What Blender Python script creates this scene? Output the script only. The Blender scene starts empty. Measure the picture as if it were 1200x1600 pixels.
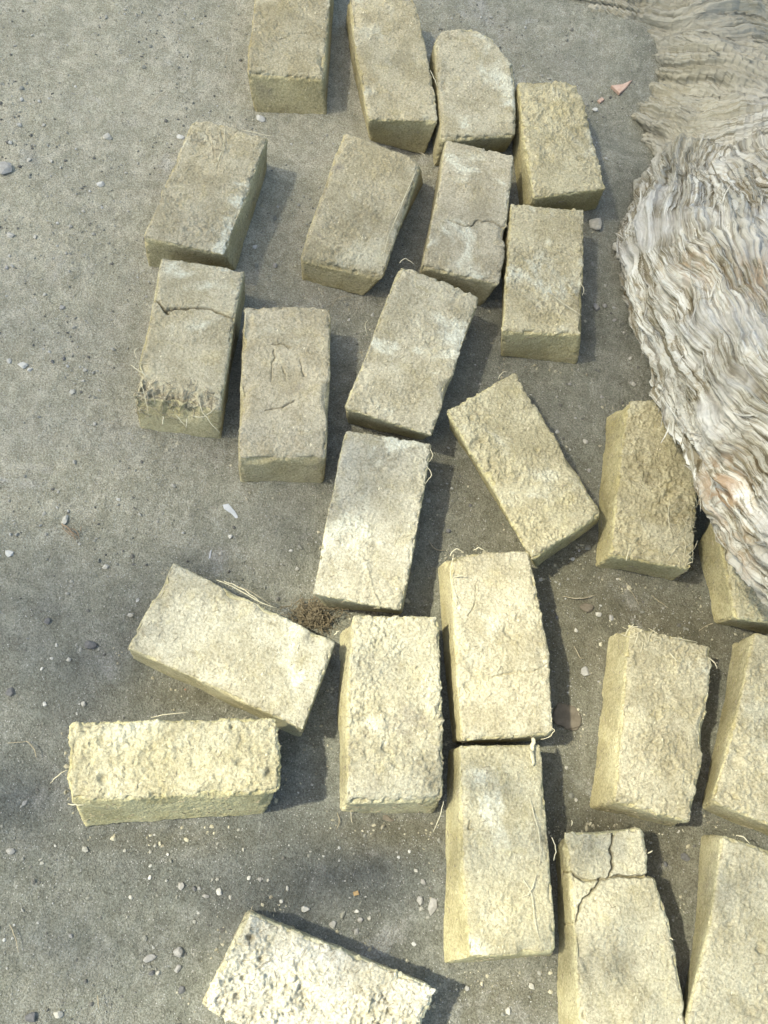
import bpy, math, random
import numpy as np
from math import radians as R
from mathutils import Vector, Matrix

# ------------------------------------------------------------------ camera
CAM_H = 1.6
PITCH, ROLL, FPX = 0.391236889620466, 0.34206609470331684, 1500.0
c_, s_ = math.cos(PITCH), math.sin(PITCH)
F0 = np.array([0, s_, -c_]); U0 = np.array([0, c_, s_]); X0 = np.array([1.0, 0, 0])
cr, sr = math.cos(ROLL), math.sin(ROLL)
CX = cr * X0 + sr * U0
CU = -sr * X0 + cr * U0
CO = np.array([0, 0, CAM_H])

def up(px, py, h=0.0):
    """photo pixel -> world point on the horizontal plane z = h"""
    d = (px - 600) / FPX * CX - (py - 800) / FPX * CU + F0
    t = (h - CAM_H) / d[2]
    return CO + d * t

scene = bpy.context.scene
COL = scene.collection
cam_d = bpy.data.cameras.new('camera')
cam = bpy.data.objects.new('camera', cam_d)
COL.objects.link(cam)
cam_d.sensor_fit = 'VERTICAL'
cam_d.sensor_height = 36.0
cam_d.lens = 36.0 * FPX / 1600.0
cam_d.clip_start = 0.05
cam_d.clip_end = 400
m3 = Matrix(((CX[0], CU[0], -F0[0]), (CX[1], CU[1], -F0[1]), (CX[2], CU[2], -F0[2])))
cam.matrix_world = Matrix.Translation(CO.tolist()) @ m3.to_4x4()
scene.camera = cam
scene.render.resolution_x, scene.render.resolution_y = 768, 1024

# ------------------------------------------------------------------ light
SUN_EL = R(55)
sd = up(700, 808) - up(600, 800)          # the way the shadows fall on the ground
sd = sd / np.linalg.norm(sd)
TO_SUN = np.array([-sd[0] * math.cos(SUN_EL), -sd[1] * math.cos(SUN_EL), math.sin(SUN_EL)])
w = bpy.data.worlds.new('World'); scene.world = w; w.use_nodes = True
nt = w.node_tree
sky = nt.nodes.new('ShaderNodeTexSky'); sky.sky_type = 'NISHITA'; sky.sun_disc = False
sky.sun_elevation = SUN_EL
sky.sun_rotation = math.atan2(TO_SUN[0], TO_SUN[1])
sky.dust_density = 2.5
nt.links.new(sky.outputs['Color'], nt.nodes['Background'].inputs['Color'])
nt.nodes['Background'].inputs['Strength'].default_value = 0.15
sl = bpy.data.lights.new('sun', 'SUN'); sl.energy = 2.7; sl.angle = R(1.7); sl.color = (1.0, 0.975, 0.86)
so = bpy.data.objects.new('sun', sl); COL.objects.link(so)
so.rotation_euler = Vector(TO_SUN.tolist()).to_track_quat('Z', 'Y').to_euler()
vs = scene.view_settings
vs.view_transform = 'Standard'; vs.look = 'None'; vs.gamma = 1.0; vs.exposure = 1.92
vs.use_curve_mapping = False

rng = np.random.default_rng(11)
random.seed(5)

# ------------------------------------------------------------------ noise
def _h(ix, iy, iz, seed):
    with np.errstate(over='ignore'):
        h = (ix.astype(np.uint32) * np.uint32(374761393) + iy.astype(np.uint32) * np.uint32(668265263)
             + iz.astype(np.uint32) * np.uint32(2147483647) + np.uint32((seed * 144665 + 1013) & 0xffffffff))
        h = (h ^ (h >> np.uint32(13))) * np.uint32(1274126177)
        h = h ^ (h >> np.uint32(16))
        h = h * np.uint32(2246822519)
        h = h ^ (h >> np.uint32(15))
    return h

def vnoise(P, f, seed=0):
    """gradient-like value noise, about -1..1"""
    Q = P * f
    I = np.floor(Q).astype(np.int64); T = Q - I
    S = T * T * T * (T * (T * 6 - 15) + 10)
    out = 0
    for dx in (0, 1):
        for dy in (0, 1):
            for dz in (0, 1):
                h = _h(I[:, 0] + dx, I[:, 1] + dy, I[:, 2] + dz, seed)
                gx = (h & np.uint32(1023)).astype(np.float32) / 511.5 - 1
                gy = ((h >> np.uint32(10)) & np.uint32(1023)).astype(np.float32) / 511.5 - 1
                gz = ((h >> np.uint32(20)) & np.uint32(1023)).astype(np.float32) / 511.5 - 1
                v = gx * (T[:, 0] - dx) + gy * (T[:, 1] - dy) + gz * (T[:, 2] - dz)
                wx = S[:, 0] if dx else 1 - S[:, 0]
                wy = S[:, 1] if dy else 1 - S[:, 1]
                wz = S[:, 2] if dz else 1 - S[:, 2]
                out = out + v * wx * wy * wz
    return out * 1.5

def fbm(P, f, oct_=3, seed=0, gain=0.5):
    a, o = 1.0, 0
    for k in range(oct_):
        o = o + a * vnoise(P, f, seed + k * 17); f *= 2.03; a *= gain
    return o

def smooth(x, a, b):
    t = np.clip((x - a) / (b - a), 0, 1)
    return t * t * (3 - 2 * t)

# ------------------------------------------------------------------ mesh helpers
def mesh_obj(name, V, Fq, mat, parent=None, loc=None, smooth_=True, attrs=None):
    V = np.asarray(V, np.float32)
    me = bpy.data.meshes.new(name)
    if loc is not None:
        V = V - np.asarray(loc, np.float32)
    me.vertices.add(len(V)); me.vertices.foreach_set('co', V.ravel())
    Fq = [np.asarray(f, np.int32) for f in (Fq if isinstance(Fq, list) else [Fq]) if len(f)]
    tot = sum(f.size for f in Fq); nf = sum(len(f) for f in Fq)
    me.loops.add(tot); me.polygons.add(nf)
    me.loops.foreach_set('vertex_index', np.concatenate([f.ravel() for f in Fq]))
    ls = []; o = 0
    for f in Fq:
        ls.append(o + np.arange(len(f)) * f.shape[1]); o += f.size
    me.polygons.foreach_set('loop_start', np.concatenate(ls).astype(np.int32))
    me.update(calc_edges=True)
    me.polygons.foreach_set('use_smooth', np.full(nf, smooth_))
    if attrs:
        for k, a in attrs.items():
            a = np.asarray(a, np.float32)
            if a.ndim == 1:
                at = me.attributes.new(k, 'FLOAT', 'POINT'); at.data.foreach_set('value', a)
            else:
                at = me.attributes.new(k, 'FLOAT_VECTOR', 'POINT'); at.data.foreach_set('vector', a.ravel())
    me.validate()
    me.materials.append(mat)
    ob = bpy.data.objects.new(name, me); COL.objects.link(ob)
    if loc is not None: ob.location = [float(x) for x in loc]
    if parent is not None:
        ob.parent = parent
        ob.location = [float(a - b) for a, b in zip((loc if loc is not None else (0, 0, 0)), parent.location)]
    return ob

def tag(o, label=None, cat=None, group=None, kind=None):
    if label: o['label'] = label
    if cat: o['category'] = cat
    if group: o['group'] = group
    if kind: o['kind'] = kind
    return o

def vnormals(V, Fq):
    N = np.zeros_like(V)
    a, b, c, d = (V[Fq[:, i]] for i in range(4))
    n = np.cross(c - a, d - b)
    for i in range(4):
        for k in range(3):
            N[:, k] += np.bincount(Fq[:, i], n[:, k], len(V))
    return N / (np.linalg.norm(N, axis=1, keepdims=True) + 1e-12)

# ------------------------------------------------------------------ materials
class Mat:
    def __init__(s, name):
        s.m = bpy.data.materials.new(name); s.m.use_nodes = True
        s.t = s.m.node_tree; s.b = s.t.nodes['Principled BSDF']
        s.b.inputs['Roughness'].default_value = 0.95
        s.b.inputs['Specular IOR Level'].default_value = 0.15
    def n(s, typ, **kw):
        x = s.t.nodes.new(typ)
        for k, v in kw.items():
            if k.startswith('i_'): x.inputs[k[2:].replace('_', ' ')].default_value = v
            else: setattr(x, k, v)
        return x
    def l(s, a, b): s.t.links.new(a, b)
    def coord(s, attr=None, scale=None, off=(0, 0, 0)):
        if attr:
            a = s.n('ShaderNodeAttribute', attribute_name=attr).outputs['Vector']
        else:
            a = s.n('ShaderNodeTexCoord').outputs['Object']
        mp = s.n('ShaderNodeMapping')
        mp.inputs['Location'].default_value = off
        if scale: mp.inputs['Scale'].default_value = scale
        s.l(a, mp.inputs['Vector']); return mp.outputs['Vector']
    def noise(s, vec, scale, detail=4, rough=0.6, dist=0.0):
        x = s.n('ShaderNodeTexNoise'); x.inputs['Scale'].default_value = scale
        x.inputs['Detail'].default_value = detail; x.inputs['Roughness'].default_value = rough
        x.inputs['Distortion'].default_value = dist
        s.l(vec, x.inputs['Vector']); return x.outputs['Fac']
    def voro(s, vec, scale, feat='F1'):
        x = s.n('ShaderNodeTexVoronoi'); x.feature = feat; x.inputs['Scale'].default_value = scale
        s.l(vec, x.inputs['Vector']); return x
    def ramp(s, fac, a, b, lo=0.0, hi=1.0):
        x = s.n('ShaderNodeMapRange'); x.interpolation_type = 'SMOOTHSTEP'
        x.inputs['From Min'].default_value = a; x.inputs['From Max'].default_value = b
        x.inputs['To Min'].default_value = lo; x.inputs['To Max'].default_value = hi
        s.l(fac, x.inputs['Value']); return x.outputs['Result']
    def mix(s, fac, a, b, mode='MIX'):
        x = s.n('ShaderNodeMix'); x.data_type = 'RGBA'; x.blend_type = mode
        for sock, v in ((x.inputs[0], fac), (x.inputs[6], a), (x.inputs[7], b)):
            if hasattr(v, 'is_linked') or hasattr(v, 'links'): s.l(v, sock)
            else: sock.default_value = v if isinstance(v, float) else (*v, 1.0)
        return x.outputs[2]
    def math(s, op, a, b=None):
        x = s.n('ShaderNodeMath', operation=op)
        for i, v in enumerate((a, b)):
            if v is None: continue
            if hasattr(v, 'links'): s.l(v, x.inputs[i])
            else: x.inputs[i].default_value = v
        return x.outputs[0]
    def bump(s, h, dist, strength=1.0, prev=None):
        x = s.n('ShaderNodeBump'); x.inputs['Distance'].default_value = dist
        x.inputs['Strength'].default_value = strength; s.l(h, x.inputs['Height'])
        if prev is not None: s.l(prev, x.inputs['Normal'])
        return x.outputs['Normal']
    def out(s, col, nrm=None):
        if hasattr(col, 'links'): s.l(col, s.b.inputs['Base Color'])
        else: s.b.inputs['Base Color'].default_value = (*col, 1)
        if nrm is not None: s.l(nrm, s.b.inputs['Normal'])
        return s.m

def brick_material(i, tint, pale, stain, rough):
    M = Mat('adobe_clay')
    off = (i * 3.71, i * 1.93, i * 5.17)
    v = M.coord(off=off)
    top = M.n('ShaderNodeAttribute', attribute_name='upper').outputs['Fac']
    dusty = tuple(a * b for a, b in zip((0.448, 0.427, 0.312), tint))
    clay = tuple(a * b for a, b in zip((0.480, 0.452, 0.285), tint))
    col = M.mix(top, clay, dusty)
    n1 = M.noise(v, 14, 5, 0.6, 0.3)
    col = M.mix(M.ramp(n1, 0.38, 0.60), M.mix(1.0, col, (0.78, 0.765, 0.72), 'MULTIPLY'), col)
    n1b = M.noise(M.coord(off=(off[2], off[1], 1.3)), 26, 5, 0.65, 0.8)
    col = M.mix(M.math('MULTIPLY', M.ramp(n1b, 0.52, 0.66), .35), col, M.mix(1.0, col, (1.10, 1.06, .86), 'MULTIPLY'))
    n1c = M.noise(M.coord(off=(off[1], off[1], 9.3)), 55, 5, 0.7, 0.4)
    col = M.mix(M.math('MULTIPLY', M.ramp(n1c, 0.54, 0.68), .55), col, M.mix(1.0, col, (.64, .62, .58), 'MULTIPLY'))
    n2 = M.noise(M.coord(off=(off[1], off[0], 3.3)), 9, 5, 0.62, 0.5)
    fac = M.math('MULTIPLY', M.ramp(n2, 0.545, 0.68), pale)
    col = M.mix(M.math('MULTIPLY', fac, top), col, (0.56, 0.545, 0.405))
    n3 = M.noise(M.coord(off=(off[2], 7.7, off[0])), 11, 6, 0.7, 0.4)
    fac = M.math('MULTIPLY', M.ramp(n3, 0.56, 0.72), stain)
    col = M.mix(fac, col, (0.20, 0.175, 0.13))
    # grains, dark specks and chaff
    n4 = M.noise(v, 260, 3, 0.7)
    col = M.mix(M.ramp(n4, 0.30, 0.70, 0.0, 0.55), M.mix(1.0, col, (0.58, 0.56, 0.50), 'MULTIPLY'), M.mix(1.0, col, (1.18, 1.18, 1.15), 'MULTIPLY'))
    vo = M.voro(v, 150)
    sel = M.math('MULTIPLY', M.ramp(vo.outputs['Distance'], 0.30, 0.16), M.ramp(M.noise(v, 60, 2), 0.56, 0.64))
    col = M.mix(M.math('MULTIPLY', sel, 0.55), col, (0.13, 0.105, 0.07))
    vo2 = M.voro(M.coord(off=off, scale=(1, 0.32, 1)), 210)
    sel2 = M.math('MULTIPLY', M.ramp(vo2.outputs['Distance'], 0.26, 0.12), M.ramp(M.noise(M.coord(off=(4, 4, i)), 45, 2), 0.58, 0.66))
    col = M.mix(M.math('MULTIPLY', sel2, 0.7), col, (0.66, 0.58, 0.36))
    h1 = M.noise(v, 420, 4, 0.75)
    h2 = M.noise(v, 130, 4, 0.65, 0.6)
    nb = M.bump(h2, 0.0026 * rough, 0.9)
    nb = M.bump(h1, 0.0024, 0.9, nb)
    return M.out(col, nb)

# ------------------------------------------------------------------ ground
MOUNDS = [(*up(a, b)[:2], r, h) for a, b, r, h in ((950, 20, .12, .020), (1000, 80, .10, .024), (985, 150, .07, .020), (970, 260, .05, .012), (1120, 70, .14, .035), (985, 480, .05, .008))]
def ground_z(x, y):
    P = np.stack([x, y, np.zeros_like(x)], -1)
    z = 0.009 * vnoise(P, 2.1, 3) + 0.0060 * vnoise(P, 5.0, 4) + 0.0032 * vnoise(P, 13.0, 5) + 0.0012 * vnoise(P, 31.0, 6)
    for (a, b, r, hgt) in MOUNDS:
        z = z + hgt * np.exp(-((x - a) ** 2 + (y - b) ** 2) / r ** 2)
    return z - 0.002

def ground():
    c = up(560, 800)
    ex = sd; ey = np.array([-sd[1], sd[0], 0.0])
    step = 0.0026
    ux = np.arange(-1.02, 1.0, step); uy = np.arange(-1.25, 1.42, step)
    def ext(u):
        g = []; d = step * 2; p = 0.0
        while p < 70: p += d; g.append(p); d *= 1.22
        g = np.array(g); return np.concatenate([u[0] - g[::-1], u, u[-1] + g])
    ux = ext(ux); uy = ext(uy)
    A, B = np.meshgrid(ux, uy)
    x = c[0] + A * ex[0] + B * ey[0]; y = c[1] + A * ex[1] + B * ey[1]
    x = x.ravel(); y = y.ravel()
    z = ground_z(x, y)
    P = np.stack([x, y, np.zeros_like(x)], -1)
    near = smooth(np.hypot(x - c[0], y - c[1]), 2.2, 1.7)
    patch = smooth(vnoise(P, 3.2, 8), -0.5, 0.5)
    g = vnoise(P, 120, 9) * 0.6 + vnoise(P, 55, 10) * 0.8
    sk = np.zeros_like(x); nm = vnoise(P, 22, 91) + .5 * vnoise(P, 60, 92)
    for d in BR:
        f = foot_of(d); c0 = f.mean(0); dist = np.full(len(x), -1.0)
        m_ = (np.abs(x - c0[0]) < .3) & (np.abs(y - c0[1]) < .3); xm, ym = x[m_], y[m_]; dm = np.full(len(xm), -1.0)
        for k in range(4):
            a, b = f[k], f[(k + 1) % 4]; n_ = np.array([b[1] - a[1], a[0] - b[0]]); n_ /= np.linalg.norm(n_)
            if (c0 - a) @ n_ > 0: n_ = -n_
            dm = np.maximum(dm, (xm - a[0]) * n_[0] + (ym - a[1]) * n_[1])
        sk[m_] = np.maximum(sk[m_], np.exp(-(np.maximum(dm, 0) / .016) ** 1.5))
    z += sk * (.0035 + .006 * np.clip(nm + .1, 0, 1))
    z += near * (0.0013 * (0.35 + patch) * g + 0.0022 * (0.3 + 0.7 * patch) * np.clip(vnoise(P, 85, 12) - 0.42, 0, 1) * 2.2)
    nx, ny = len(ux), len(uy)
    idx = np.arange(nx * ny).reshape(ny, nx)
    Fq = np.stack([idx[:-1, :-1], idx[:-1, 1:], idx[1:, 1:], idx[1:, :-1]], -1).reshape(-1, 4)
    # soil make-up: how brown (loamy) the dirt is, by place
    px, py = to_px(np.stack([x, y, z], -1))
    def blob(cx, cy, rx, ry, a=1.0): return a * np.exp(-((px - cx) / rx) ** 2 - ((py - cy) / ry) ** 2)
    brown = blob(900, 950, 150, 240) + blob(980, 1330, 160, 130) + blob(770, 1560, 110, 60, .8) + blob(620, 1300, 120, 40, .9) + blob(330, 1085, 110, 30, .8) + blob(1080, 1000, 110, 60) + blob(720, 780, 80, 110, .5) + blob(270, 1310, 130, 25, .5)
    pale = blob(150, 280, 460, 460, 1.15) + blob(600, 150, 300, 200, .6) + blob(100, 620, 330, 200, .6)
    dark = blob(150, 1230, 300, 190, .8) + blob(500, 1370, 260, 140, .9) + blob(440, 620, 300, 200, .35) + blob(70, 980, 130, 120, .4)  # darker, greyer dirt in broad patches, mostly towards the lower left
    M = Mat('gritty_dirt')
    v = M.coord()
    ab = M.n('ShaderNodeAttribute', attribute_name='loam').outputs['Fac']
    ap = M.n('ShaderNodeAttribute', attribute_name='dry').outputs['Fac']
    ad = M.n('ShaderNodeAttribute', attribute_name='dark_grey').outputs['Fac']
    col = M.mix(M.ramp(M.noise(v, 4, 5, .6), .35, .65), (0.178, 0.177, 0.132), (0.222, 0.218, 0.162))
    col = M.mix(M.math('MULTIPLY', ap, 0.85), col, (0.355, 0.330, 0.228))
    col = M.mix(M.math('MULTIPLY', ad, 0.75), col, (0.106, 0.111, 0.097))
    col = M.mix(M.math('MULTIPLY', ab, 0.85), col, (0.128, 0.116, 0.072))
    col = M.mix(M.ramp(M.noise(v, 7, 5, .65, .6), .58, .72, 0, .45), col, (0.36, 0.35, 0.30))
    col = M.mix(M.ramp(M.noise(v, 340, 3, .7), .32, .68), M.mix(1.0, col, (0.66, 0.64, 0.60), 'MULTIPLY'), M.mix(1.0, col, (1.24, 1.24, 1.24), 'MULTIPLY'))
    col = M.mix(M.ramp(M.noise(v, 38, 6, .75, .8), .40, .62), M.mix(1.0, col, (0.80, 0.79, 0.77), 'MULTIPLY'), col)
    col = M.mix(M.ramp(M.noise(v, 13, 5, .7, 1.2), .42, .60), M.mix(1.0, col, (0.84, 0.85, 0.83), 'MULTIPLY'), col)
    vo = M.voro(v, 330)
    pick = M.n('ShaderNodeSeparateColor'); M.l(vo.outputs['Color'], pick.inputs[0])
    g1 = M.math('MULTIPLY', M.ramp(vo.outputs['Distance'], .36, .2), M.ramp(pick.outputs[0], .86, .90))
    col = M.mix(M.math('MULTIPLY', g1, .5), col, (0.48, 0.46, 0.40))
    g2 = M.math('MULTIPLY', M.ramp(vo.outputs['Distance'], .36, .2), M.ramp(pick.outputs[1], .86, .90))
    col = M.mix(M.math('MULTIPLY', g2, .6), col, (0.10, 0.09, 0.075))
    nb = M.bump(M.noise(v, 300, 4, .75), 0.0040, 1.0)
    nb = M.bump(M.noise(v, 60, 5, .7, .5), 0.0045, .7, nb)
    nb = M.bump(M.ramp(vo.outputs['Distance'], .5, .1), 0.0009, .7, nb)
    mat = M.out(col, nb)
    ob = mesh_obj('ground', np.stack([x, y, z], -1), Fq, mat, attrs={'loam': np.clip(brown, 0, 1), 'dry': np.clip(pale, 0, 1), 'dark_grey': np.clip(dark, 0, 1)})
    tag(ob, kind='structure')

def foot_of(d):
    H = d.get('H', .091); a, b = d['st'][0], d['st'][-1]
    t = [up(*a[0], H)[:2], up(*a[1], H)[:2], up(*b[1], H)[:2], up(*b[0], H)[:2]]
    for k, q in d['bot'].items(): t[k] = t[k] + np.clip(up(*q, 0.0)[:2] - t[k], -.03, .03)
    return np.array(t)

def to_px(P):
    d = P - CO
    zc = np.maximum(d @ F0, 0.05)
    return 600 + FPX * (d @ CX) / zc, 800 - FPX * (d @ CU) / zc

# ------------------------------------------------------------------ bricks
H0 = 0.091
# stations: (left px, right px) of the upper face from its far end to its near end
# bot: px where a lower corner meets the ground, keyed by corner 0 far-left 1 far-right 2 near-right 3 near-left
BR = [
 dict(n='A', st=[((410,-120),(530,-125)), ((393,27),(515,20)), ((385,108),(505,117))], bot={3:(398,176),2:(511,184)}, r=.009, rough=.8, pale=.5, stain=.35, tint=(0.92,0.85,0.72), slump=(.9,.006),
      label='adobe brick cut by the top edge of the photo, leftmost of the top row', cracks=[[(400,60),(430,62),(470,48),(505,55)]], cdepth=.0018),
 dict(n='B', st=[((545,-18),(648,-8)), ((556,80),(669,80)), ((575,184),(686,187))], bot={3:(580,214),2:(663,241)}, r=.007, rough=.6, pale=.4, stain=.3, tint=(0.96,0.89,0.76),
      label='adobe brick with a bright yellow left side, second from the left in the top row'),
 dict(n='C', st=[((690,45),(740,38)), ((680,62),(772,55)), ((681,90),(802,95)), ((684,130),(806,130)), ((690,212),(808,207))], bot={2:(793,232)}, r=.013, rough=.5, pale=.8, stain=.1, tint=(0.96,0.91,0.82), slump=(.85,.006),
      label='smooth adobe brick with a rounded far right corner, third in the top row'),
 dict(n='D', st=[((810,124),(906,124)), ((820,215),(928,215)), ((835,307),(948,293))], bot={2:(934,326)}, r=.007, rough=1.2, pale=.6, stain=.1, tint=(1,0.94,0.78),
      label='rough adobe brick streaked lengthwise, nearest the tree root in the upper right'),
 dict(n='E', st=[((303,180),(419,211)), ((262,275),(385,305)), ((222,368),(349,396))], bot={3:(231,420),2:(372,420)}, r=.008, rough=.9, pale=1., stain=.2, tint=(0.94,0.88,0.78),
      label='pale stained adobe brick in the upper left with straw in a hollow', cracks=[[(322,205),(333,225),(335,245)],[(345,205),(349,225),(341,262)]], cdepth=.0022, pits=[((318,225),.022,.006)]),
 dict(n='F', st=[((540,201),(659,247)), ((503,300),(640,318)), ((470,390),(603,420))], bot={3:(470,437),2:(566,462),1:(664,285)}, r=.014, rough=.8, pale=.4, stain=.85, tint=(0.86,0.8,0.69), slump=(.74,.030),
      label='greyish adobe brick with a slumped rounded near end below the top row'),
 dict(n='G', st=[((697,214),(804,240)), ((680,320),(795,345)), ((660,412),(783,441))], bot={2:(751,479)}, r=.008, rough=.45, pale=.8, stain=.15, tint=(0.88,0.83,0.77), slump=(.93,.004),
      label='smooth grey adobe brick with a single fine crack across its middle', cracks=[[(702,342),(722,348),(738,350),(746,342),(770,344),(792,351)]]),
 dict(n='H', st=[((799,314),(915,325)), ((793,415),(914,420)), ((784,516),(910,520))], bot={2:(902,569),3:(784,556)}, r=.008, rough=1., pale=.9, stain=.1, tint=(1,0.94,0.8), 
      label='sandy adobe brick just right of the smooth grey cracked one', pits=[((791,524),.010,.005)]),
 dict(n='J', st=[((252,400),(383,418)), ((228,515),(362,528)), ((206,618),(345,640))], bot={3:(218,671),2:(347,687)}, r=.009, rough=.5, pale=.9, stain=.1, tint=(0.98,0.93,0.84),
      label='adobe brick with a deep crack across and a straw filled gouge',
      cracks=[[(238,467),(252,475),(258,481),(290,480),(325,479),(345,487),(365,495)],[(258,481),(262,488)]], cdepth=.012, cwid=.0020, gouge=[((212,585),.016,.008),((222,600),.018,.012),((245,612),.018,.014),((270,622),.018,.016),((295,628),.018,.016),((320,625),.014,.010),((216,625),.016,.006)]),
 dict(n='K', st=[((381,476),(517,478)), ((376,600),(516,600)), ((372,715),(510,713))], bot={3:(376,753),2:(506,756)}, r=.008, rough=.5, pale=.3, stain=.75, tint=(0.96,0.9,0.82), slump=(.95,.004),
      label='adobe brick with hairline cracks in its middle and dark speckles lower down', cracks=[[(428,545),(426,560),(424,575),(425,595)],[(430,537),(440,534),(452,541)],[(442,570),(446,592)],[(470,562),(474,585)],[(415,640),(440,634),(460,624)]], cdepth=.004, cwid=.0012),
 dict(n='L', st=[((626,408),(750,462)), ((582,525),(714,570)), ((538,636),(676,680))], bot={3:(542,662),2:(660,684)}, r=.007, rough=.7, pale=1., stain=.2, tint=(0.98,0.94,0.87),
      label='tilted pale adobe brick with one curled straw on its far corner'),
 dict(n='M', st=[((541,668),(676,691)), ((512,800),(655,820)), ((486,928),(628,953))], bot={3:(524,955),2:(628,958)}, r=.006, rough=.55, pale=1., stain=.15, tint=(1.02,1.0,.98),
      label='pale adobe brick crossed by a soft shadow edge, just below the tilted one', cracks=[[(566,870),(576,895),(583,925),(592,945)]], cdepth=-.0018, cwid=.0025),
 dict(n='N', st=[((698,640),(806,577)), ((765,755),(875,690)), ((832,874),(943,800))], bot={2:(936,818),3:(838,887),0:(705,672)}, r=.007, rough=1.5, pale=.6, stain=.1, tint=(1.02,0.97,0.82),
      label='rough adobe brick lying diagonally, its long side running down to the right'),
 dict(n='O', st=[((984,622),(1090,620)), ((968,745),(1092,745)), ((956,866),(1086,891))], bot={2:(1050,906),3:(929,886),0:(946,652)}, r=.007, rough=1.5, pale=.3, stain=.3, tint=(0.98,0.92,0.75),
      label='straw rich adobe brick with its far right corner hidden under the leaning trunk'),
 dict(n='P', st=[((1118,800),(1260,800)), ((1135,880),(1280,885)), ((1152,966),(1300,985))], bot={3:(1112,974),0:(1088,850)}, r=.012, rough=1.0, pale=.4, stain=.3, tint=(1.02,.97,.82),
      label='adobe brick mostly hidden beneath the leaning trunk at the right edge'),
 dict(n='Q', st=[((985,974),(1112,1008)), ((981,1023),(1113,1040)), ((970,1160),(1102,1165)), ((962,1252),(1084,1287))], bot={3:(920,1263),0:(951,995),2:(1050,1292)}, r=.007, rough=1.5, pale=.7, stain=.25, tint=(1.0,.96,.86),
      label='rough adobe brick with a tuft of straw on its far left corner', pits=[((1025,1115),.008,.003)]),
 dict(n='R', st=[((1180,985),(1320,1020)), ((1155,1110),(1300,1160)), ((1112,1252),(1265,1312))], bot={3:(1094,1264),0:(1140,1005)}, r=.010, rough=1.3, pale=.5, stain=.3, tint=(1.0,.96,.86),
      label='adobe brick cut by the right edge, a slanting shadow on its left side', pits=[((1160,1165),.014,.006),((1150,1190),.012,.006),((1146,1150),.010,.005)]),
 dict(n='S', st=[((553,958),(686,962)), ((543,1080),(693,1090)), ((541,1255),(694,1250))], bot={3:(532,1270),2:(676,1274),0:(531,990)}, r=.009, rough=1.4, pale=.9, stain=.6, tint=(1.02,1.0,.94), slump=(.93,.010),
      label='adobe brick with a greyish crumbly band across its middle and a small hole', pits=[((572,1118),.008,.007),((640,1100),.006,-.003)]),
 dict(n='T', st=[((705,864),(828,859)), ((711,1000),(858,1010)), ((714,1040),(861,1040)), ((721,1158),(867,1146))], bot={3:(706,1160),0:(683,888)}, r=.007, rough=.8, pale=.7, stain=.15, tint=(1.0,.96,.88),
      label='long adobe brick with a jagged right edge and curled straw at one corner', cracks=[[(770,1058),(800,1050),(835,1046),(858,1036)],[(744,915),(744,935),(735,960)]], cdepth=.004, cwid=.0013),
 dict(n='U', st=[((270,876),(524,1001)), ((232,945),(500,1070)), ((198,1011),(474,1141))], bot={}, r=.007, rough=.4, pale=.9, stain=.25, tint=(.95,.94,.92),
      label='smooth adobe brick lying slantwise with its far left corner in shade', pits=[((490,995),.012,.007)]),
 dict(n='V', st=[((108,1128),(432,1120)), ((105,1190),(440,1180)), ((106,1250),(437,1236))], bot={3:(132,1292),2:(412,1277)}, H=.122, r=.010, rough=1.1, pale=.5, stain=.05, tint=(1.07,1.04,.92),
      label='adobe brick lying horizontally across the photo with pock marks and a bright near side',
      pits=[((160,1216),.007,.008),((373,1190),.006,.006),((422,1206),.007,.006),((302,1190),.006,.004),((412,1165),.016,-.002),((118,1245),.014,.006)]),
 dict(n='W', st=[((718,1164),(846,1162)), ((724,1330),(860,1320)), ((735,1496),(870,1490))], bot={3:(689,1508),0:(700,1172),2:(862,1494)}, r=.006, rough=.6, pale=.9, stain=.15, tint=(1.02,.99,.88),
      label='long adobe brick with soft shadow stripes and straws along its right side', cracks=[[(736,1280),(733,1295),(742,1297)]], cdepth=.004),
 dict(n='X', pits=[((945,1328),.050,.007),((925,1500),.022,.006),((985,1512),.022,.006),((960,1425),.030,-.007),((1000,1575),.03,-.006)], st=[((880,1298),(1008,1292)), ((888,1345),(1014,1335)), ((889,1362),(1016,1366)), ((892,1368),(1026,1372)), ((897,1450),(1049,1440)), ((905,1560),(1073,1560)), ((915,1640),(1088,1640))], bot={3:(873,1660),0:(866,1330)}, r=.012, rough=.7, pale=.8, stain=.25, tint=(1.0,.97,.88),
      label='broken adobe brick split by a deep curved crack, its far piece shifted aside',
      cracks=[[(868,1350),(890,1362),(920,1376),(945,1372),(970,1368),(1000,1370),(1018,1368)],[(955,1368),(962,1345),(960,1325),(962,1300)],[(945,1372),(930,1390),(915,1405),(905,1430),(898,1445)]], cdepth=.014, cwid=.0020),
 dict(n='Y', st=[((1130,1303),(1262,1350)), ((1112,1440),(1245,1500)), ((1072,1600),(1215,1660))], bot={3:(1066,1640),0:(1095,1302)}, r=.012, rough=.8, pale=.5, stain=.4, tint=(.97,.95,.88),
      label='adobe brick in the bottom right corner with a wide smooth left side', pits=[((1190,1485),.006,.006)]),
 dict(n='Z', st=[((388,1424),(684,1545)), ((350,1500),(650,1625)), ((312,1578),(614,1700))], bot={}, r=.008, rough=2.6, pale=.6, stain=.0, tint=(1.34,1.34,1.42),  # tint raised above the shared clay to imitate sun glare
      label='craggy adobe brick glaring white in the sun at the bottom edge', pits=[((430,1540),.010,.006),((470,1510),.008,.006)]),
]
BRICK = {}

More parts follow.
